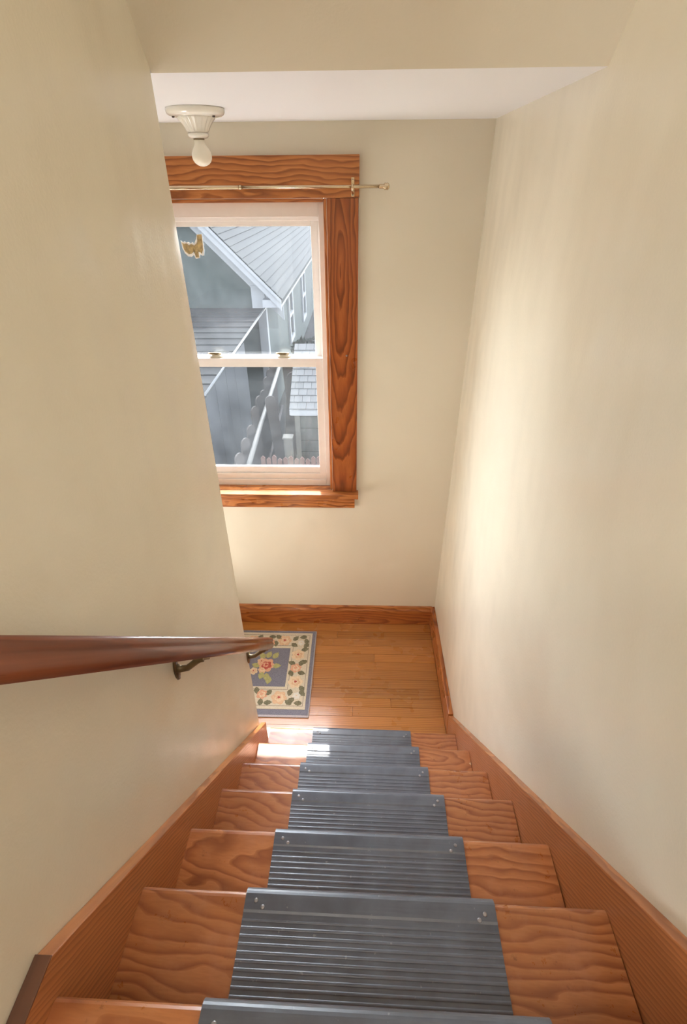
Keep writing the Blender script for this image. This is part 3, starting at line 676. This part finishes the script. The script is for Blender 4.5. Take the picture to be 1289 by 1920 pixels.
lc = [(-0.126,0.590),(-0.088,0.597),(-0.049,0.592),(-0.034,0.518),(-0.081,0.440),(-0.111,0.449),(-0.066,0.418),(-0.153,0.520),(-0.31,0.60),(-0.33,0.43),(-0.22,0.60),(-0.46,0.58)]
for i, (x, y) in enumerate(lv):
    link('leaf', LD, None, rg, Matrix.Translation(Vector((x, y, 0.0096)) - RO) @ Matrix.Rotation(i*2.4, 4, 'Z'))
for i, (x, y) in enumerate(lc):
    a = math.atan2(y-0.522, x+0.094)
    link('leaf', LL, None, rg, Matrix.Translation(Vector((x, y, 0.0105)) - RO) @ Matrix.Rotation(a+random.uniform(-.4, .4), 4, 'Z'))

# ------------------------------------------------------------------ outdoors
GZ = -2.0
struct(box('ground', -14, 14, YB+0.30, 40, GZ-0.3, GZ, 'yard'), 'dim bare yard ground below the window', 'ground')
# neighbouring gabled house
YN = 9.0
nh = tag(empty('neighbor_house', (-4.5, YN, GZ)), 'grey green gabled house with white trim and grey shingle roof outside the window', 'house')
HO = Vector((-4.5, YN, GZ))
hb_ = lambda name, x0, x1, y0, y1, z0, z1, mat, parent=nh, bev=0.0: box(name, x0-HO.x, x1-HO.x, y0-HO.y, y1-HO.y, z0-HO.z, z1-HO.z, mat, parent, bev)
XE = -1.43; ze = 0.453; xe = -1.067; XM = -4.6
rz_ = lambda x: ze + (xe - x)                    # roof surface height
def prism_xz(name, poly, y0, y1, mat, parent, org, bev=0.0):
    bm = bmesh.new(); A = [bm.verts.new((x-org.x, y0-org.y, z-org.z)) for x, z in poly]; B = [bm.verts.new((x-org.x, y1-org.y, z-org.z)) for x, z in poly]; n = len(poly)
    bm.faces.new(A); bm.faces.new(B[::-1])
    for q in range(n): bm.faces.new((A[q], A[(q+1) % n], B[(q+1) % n], B[q]))
    bevel(bm, bev); return link(name, fin(bm), mat, parent)
XW = 2*XM-XE
prism_xz('wall', [(XE, GZ), (XE, rz_(XE)-0.12), (XM, rz_(XM)-0.12), (XW, rz_(XE)-0.12), (XW, GZ)], YN, YN+12, 'siding_green', nh, HO)
# roof deck, then shingle courses laid from the eave up
yf = YN-0.30
prism_xz('roof', [(xe+0.0, ze-0.03), (XM, rz_(XM)-0.03), (2*XM-xe, ze-0.03), (2*XM-xe, ze-0.10), (XM, rz_(XM)-0.10), (xe, ze-0.10)], yf+0.02, YN+12.2, 'shingle_gray', nh, HO)
nl = 36; cs = (xe-XM)*math.sqrt(2)/nl
cme = None
bm = bmesh.new(); bx(bm, 0, 12.4, -0.004, cs+0.02, -0.012, 0.006)
bm.verts.ensure_lookup_table()
cme = fin(bm); cme.materials.append(MAT['shingle_gray'])
for i in range(nl):
    d = i*cs; x = xe + 0.02 - d/math.sqrt(2); z = rz_(xe) - 0.005 + (d)/math.sqrt(2)
    tilt = PI/4 - 0.06
    # local X -> +y ; local Y -> up the slope (-x, +z)
    q = Matrix(((0, -math.cos(tilt), math.sin(tilt), 0), (1, 0, 0, 0), (0, math.sin(tilt), math.cos(tilt), 0), (0, 0, 0, 1)))
    q.translation = Vector((x, yf, z+0.012)) - HO
    link('shingle_course', cme, None, nh, q)
# rake boards: fascia and inner frieze
def rake(name, top_off, bot_off, y0, y1, sgn):
    x0, x1 = xe, XM
    poly = [(x0, rz_(x0)-top_off), (x1, rz_(x1)-top_off), (x1, rz_(x1)-bot_off), (x0, rz_(x0)-bot_off)]
    if sgn < 0: poly = [(2*XM-x, z) for x, z in poly]
    prism_xz(name, poly, y0, y1, 'trim_white', nh, HO)
for s_ in (1, -1):
    rake('rake_board', 0.02, 0.20, yf, yf+0.03, s_); rake('rake_molding', 0.0, 0.06, yf-0.03, yf-0.001, s_); rake('frieze_board', 0.14, 0.43, YN-0.04, YN-0.001, s_)
# boxed eave return and corner boards
hb_('eave_return', XE+0.0, xe-0.06, yf+0.031, YN-0.041, 0.30, 0.44, 'trim_white'); hb_('eave_fascia', xe-0.03, xe-0.005, yf+0.04, YN+12, 0.30, 0.43, 'trim_white')
hb_('pilaster_cap', XE-0.24, XE+0.02, YN-0.06, YN-0.005, 0.25, 0.66, 'trim_white')
hb_('corner_board', XE-0.02, XE+0.012, YN-0.03, YN+0.13, GZ, 0.30, 'trim_white'); hb_('corner_board', XE-0.155, XE-0.021, YN-0.03, YN-0.001, GZ, 0.25, 'trim_white')
for y0, y1, z0, z1 in ((12.2, 13.1, -1.30, 0.05), (15.6, 16.6, -1.5, -0.02)):
    bm = bmesh.new(); e = 0.12
    for a in ((y0, y0+e, z0, z1), (y1-e, y1, z0, z1), (y0+e, y1-e, z1-e, z1), (y0+e, y1-e, z0, z0+e), (y0+e, y1-e, (z0+z1)/2-0.04, (z0+z1)/2+0.04)):
        bx(bm, XE+0.001-HO.x, XE+0.05-HO.x, a[0]-HO.y, a[1]-HO.y, a[2]-HO.z, a[3]-HO.z)
    f_ = link('window', fin(bm), 'trim_white', nh)
    hb_('pane', XE+0.001, XE+0.02, y0+e, y1-e, z0+e, z1-e, 'pane_dark', f_)

# flat-roofed outbuilding in front of the gable
ob = tag(empty('outbuilding', (-3.0, 6.5, GZ)), 'low blue grey outbuilding with a nearly flat weathered roof outside, left', 'outbuilding')
BO = Vector((-3.0, 6.5, GZ))
za, zb, ya, yb = 0.07, 0.249, 4.674, 8.93
sl_ = (zb-za)/(yb-ya)
xr_ = lambda y: -1.519 + (y-ya)/(yb-ya)*0.09
nst = 13
for i in range(nst):
    y0 = ya + (yb-ya)*i/nst; y1 = ya + (yb-ya)*(i+1)/nst + 0.03
    bm = bmesh.new(); lift = 0.018; xl = -5.2
    z0, z1 = za + sl_*(y0-ya), za + sl_*(y1-ya)
    P8 = [(xl, y0, z0-0.03+lift), (xr_(y0), y0, z0-0.03+lift), (xr_(y1), y1, z1-0.03), (xl, y1, z1-0.03), (xl, y0, z0+lift), (xr_(y0), y0, z0+lift), (xr_(y1), y1, z1), (xl, y1, z1)]
    mid = Vector(((xl+xr_(y0))/2, (y0+y1)/2, z0))
    vs = [bm.verts.new(Vector(p)-mid) for p in P8]
    for f in ((0,3,2,1),(4,5,6,7),(0,1,5,4),(1,2,6,5),(2,3,7,6),(3,0,4,7)): bm.faces.new([vs[q] for q in f])
    link('roof_strip', fin(bm), 'roll_roof', ob, Matrix.Translation(mid-BO))
tube('drip_edge', [Vector((xr_(ya)+0.01, ya-0.02, za+0.012))-BO, Vector((xr_(yb)+0.01, yb, zb+0.012))-BO], 0.020, 'drip_metal', ob, 8)
tube('drip_edge', [Vector((-5.2, ya-0.02, za+0.0))-BO, Vector((xr_(ya)+0.02, ya-0.02, za+0.0))-BO], 0.022, 'drip_metal', ob, 8)
obx = lambda name, x0, x1, y0, y1, z0, z1, mat, bev=0.0: box(name, x0-BO.x, x1-BO.x, y0-BO.y, y1-BO.y, z0-BO.z, z1-BO.z, mat, ob, bev)
yy = ya+0.04; xx = [ya+0.04, 5.25, 5.86, 6.42, 7.30]
for a, b in zip(xx[:-1], xx[1:]): obx('wall_panel', -1.62, -1.545, a+0.004, b-0.004, GZ, 0.03, 'wall_bluegray', 0.004)
obx('wall_panel', -5.1, -1.625, ya+0.05, ya+0.12, GZ, 0.03, 'wall_bluegray'); obx('wall_panel', -2.3, -2.2, 7.31, 8.9, GZ, 0.06, 'fence_brown'); obx('wall_panel', -2.2, -1.63, 7.22, 7.30, GZ, 0.06, 'wall_bluegray')  # inset brown panel: the recess's shaded void put into its colour

# shed with a shingled roof
sh = tag(empty('garden_shed', (0.2, 5.6, GZ)), 'small beige shed with a pale shingled roof outside the window, right', 'shed')
SO = Vector((0.2, 5.6, GZ))
shb = lambda name, x0, x1, y0, y1, z0, z1, mat, parent=sh, bev=0.0: box(name, x0-SO.x, x1-SO.x, y0-SO.y, y1-SO.y, z0-SO.z, z1-SO.z, mat, parent, bev)
sx_0, sx_1 = -0.515, 0.95; ey, ez, ry, rz2 = 5.0, -0.245, 6.0, 0.345
ssl = math.hypot(ry-ey, rz2-ez); sang = math.atan2(rz2-ez, ry-ey)
prism_yz('roof', [(ey-SO.y, ez-0.03-SO.z), (ry-SO.y, rz2-0.03-SO.z), (2*ry-ey-SO.y, ez-0.03-SO.z), (2*ry-ey-SO.y, ez-0.09-SO.z), (ry-SO.y, rz2-0.09-SO.z), (ey-SO.y, ez-0.09-SO.z)], sx_0-SO.x, sx_1-SO.x, 'trim_white', sh)
rows_ = 10; rh = ssl/rows_; swd = 0.113
bm = bmesh.new(); bx(bm, 0.0015, swd-0.0015, 0, rh+0.015, -0.005, 0.006); bevel(bm, 0.002, 1); sme = fin(bm)
t = NT('shed_shingle'); v = t.rng(t.rand(), 0, 1, 0.88, 1.1); g = t.node('ShaderNodeCombineColor')
for i in range(3): t.l.new(v, g.inputs[i])
t.col(t.mix(1.0, (0.034, 0.0343, 0.0347), g.outputs[0], 'MULTIPLY')); t.rough(0.85); t.b.inputs['Specular IOR Level'].default_value = 0.08; MAT['shed_shingle'] = t.m
sme.materials.append(t.m)
for r in range(rows_):
    for c_ in range(13):
        x = sx_0 + c_*swd - (swd/2 if r % 2 and c_ else 0)
        ta = sang - 0.085; d = r*rh
        q = Matrix.Translation(Vector((x, ey+d*math.cos(sang)-0.01, ez+d*math.sin(sang)+0.001)) - SO) @ Matrix.Rotation(ta, 4, 'X')
        if r % 2 and c_ == 0: q = q @ Matrix.Diagonal((0.5, 1, 1, 1))
        link('shingle', sme, None, sh, q)
shb('wall', sx_0+0.07, sx_1-0.07, ey+0.10, 6.9, GZ, ez-0.02, 'shed_siding')
for i in range(9):
    z0 = GZ + 0.18*i
    if z0 + 0.17 < ez-0.05: shb('clapboard', sx_0+0.10, sx_1-0.10, ey+0.086, ey+0.0995, z0, z0+0.172, 'shed_siding', sh, 0.003)
shb('corner_trim', sx_0+0.055, sx_0+0.125, ey+0.07, ey+0.14, GZ, ez-0.09, 'post_beige')
shb('fascia', sx_0+0.01, sx_1-0.01, ey+0.005, ey+0.03, ez-0.10, ez-0.032, 'trim_white')

# weathered fence running away between the outbuilding and the shed
fe = tag(empty('picket_fence', (-1.0, 6, GZ)), 'weathered grey picket fence running away from the house, pale rail on top', 'fence')
FO = Vector((-1.0, 6, GZ))
def picket_me(wd, h, th, round_=True):
    bm = bmesh.new(); pts = [(-wd/2, 0), (wd/2, 0), (wd/2, h-wd*0.5)]
    if round_:
        for q in range(1, 8): a = PI*q/8; pts.append((wd/2*math.cos(a), h-wd*0.5+wd*0.5*math.sin(a)))
    else: pts.append((0, h))
    pts.append((-wd/2, h-wd*0.5))
    A = [bm.verts.new((x, -th/2, z)) for x, z in pts]; B = [bm.verts.new((x, th/2, z)) for x, z in pts]; n = len(pts)
    bm.faces.new(A); bm.faces.new(B[::-1])
    for q in range(n): bm.faces.new((A[q], A[(q+1) % n], B[(q+1) % n], B[q]))
    return fin(bm)
tube('top_rail', [Vector(p)-FO for p in ((-0.915, 3.85, -0.60), (-0.985, 5.3, -0.60), (-1.03, 6.6, -0.60), (-1.10, 8.3, -0.60))], 0.034, 'rail_white', fe, 8)
tube('lower_rail', [Vector(p)-FO for p in ((-0.95, 3.85, -1.5), (-1.14, 8.3, -1.5))], 0.03, 'gray_board', fe, 6)
pm = picket_me(0.15, 1.56, 0.022); pm.materials.append(MAT['gray_board'])
for i in range(9):
    y = 4.02 + i*0.47; x = -0.965 - (y-3.85)*0.0416
    hgt = 1.0 + random.uniform(-0.05, 0.06)
    link('picket', pm, None, fe, Matrix.Translation(Vector((x-0.05, y, GZ)) - FO) @ Matrix.Rotation(math.radians(58), 4, 'Z') @ Matrix.Diagonal((1, 1, hgt, 1)))
# old boards leaning beyond the fence
for i, (x, y, h, lean, wd, lab) in enumerate(((-0.72, 5.6, 1.72, -5, 0.16, 'tall weathered board with a rounded top leaning on the fence, nearest'), (-0.80, 6.5, 1.75, 6, 0.20, 'brown weathered board leaning beyond the fence, behind the rail'), (-0.72, 7.2, 1.7, -3, 0.18, 'brown weathered board leaning furthest from the window'))):
    me = picket_me(wd, h, 0.03); o = link('leaning_board', me, 'fence_brown' if i else 'gray_board'); o.location = (x, y, GZ); o.rotation_euler = (math.radians(-2), math.radians(lean), math.radians(20))
    tag(o, lab, 'board', 'old boards by the fence')
# beige post by the shed, pink pickets below the window
po = tag(empty('gate_post', (-0.53, 4.80, GZ)), 'pale beige square gate post beside the shed wall', 'post')
bm = bmesh.new(); bx(bm, -0.055, 0.055, -0.055, 0.055, 0, 1.42); bevel(bm, 0.006); link('shaft', fin(bm), 'post_beige', po)
bm = bmesh.new(); bx(bm, -0.07, 0.07, -0.07, 0.07, 1.42, 1.45); bevel(bm, 0.008); link('cap', fin(bm), 'post_beige', po)
lf = tag(empty('low_fence', (-0.35, 4.2, GZ)), 'low fence of faded pink pointed pickets below the window', 'fence')
pk = picket_me(0.055, 1.44, 0.02, False); pk.materials.append(MAT['picket_pink'])
for i in range(13):
    link('picket', pk, None, lf, Matrix.Translation((-0.42+i*0.07, 0, random.uniform(-0.02, 0.03))))
for z in (0.35, 1.05): box('rail', -0.5, 0.5, 0.012, 0.045, z, z+0.06, 'picket_pink', lf, 0.004)
def bush(name, loc, rx, rz, n, label, seed):
    r_ = random.Random(seed); root = tag(empty(name, loc), label, 'shrub')
    bm = bmesh.new()
    for q in range(n):
        th, ph = r_.uniform(0, 2*PI), math.acos(r_.uniform(-0.3, 1)); rr = r_.uniform(0.6, 1.0)
        p = Vector((rx*rr*math.sin(ph)*math.cos(th), rx*rr*math.sin(ph)*math.sin(th), rz*0.45+rz*0.55*rr*math.cos(ph)))
        a = Vector((r_.gauss(0,1), r_.gauss(0,1), r_.gauss(0,1))).normalized(); b = a.orthogonal().normalized(); s_ = r_.uniform(0.03, 0.06)
        bm.faces.new([bm.verts.new(p+v_) for v_ in (a*s_*1.6, b*s_*0.7, -a*s_*1.6, -b*s_*0.7)])
    me = bpy.data.meshes.new('m'); bm.to_mesh(me); bm.free(); fo = link('foliage', me, 'foliage', root); fo['kind'] = 'stuff'
    for q in range(4):
        a = q*1.6; tube('stem', [(0, 0, 0), (0.12*rx*math.cos(a), 0.12*rx*math.sin(a), rz*0.3), (0.5*rx*math.cos(a), 0.5*rx*math.sin(a), rz*0.75)], [0.02, 0.016, 0.006], 'fence_brown', root, 6)
bush('shrub', (-0.70, 9.9, GZ), 0.55, 1.5, 900, 'dark green shrub growing at the corner of the neighbouring house', 1)
bush('shrub', (-0.50, 8.9, GZ), 0.45, 1.15, 700, 'dark shrub at the far end of the picket fence', 2)
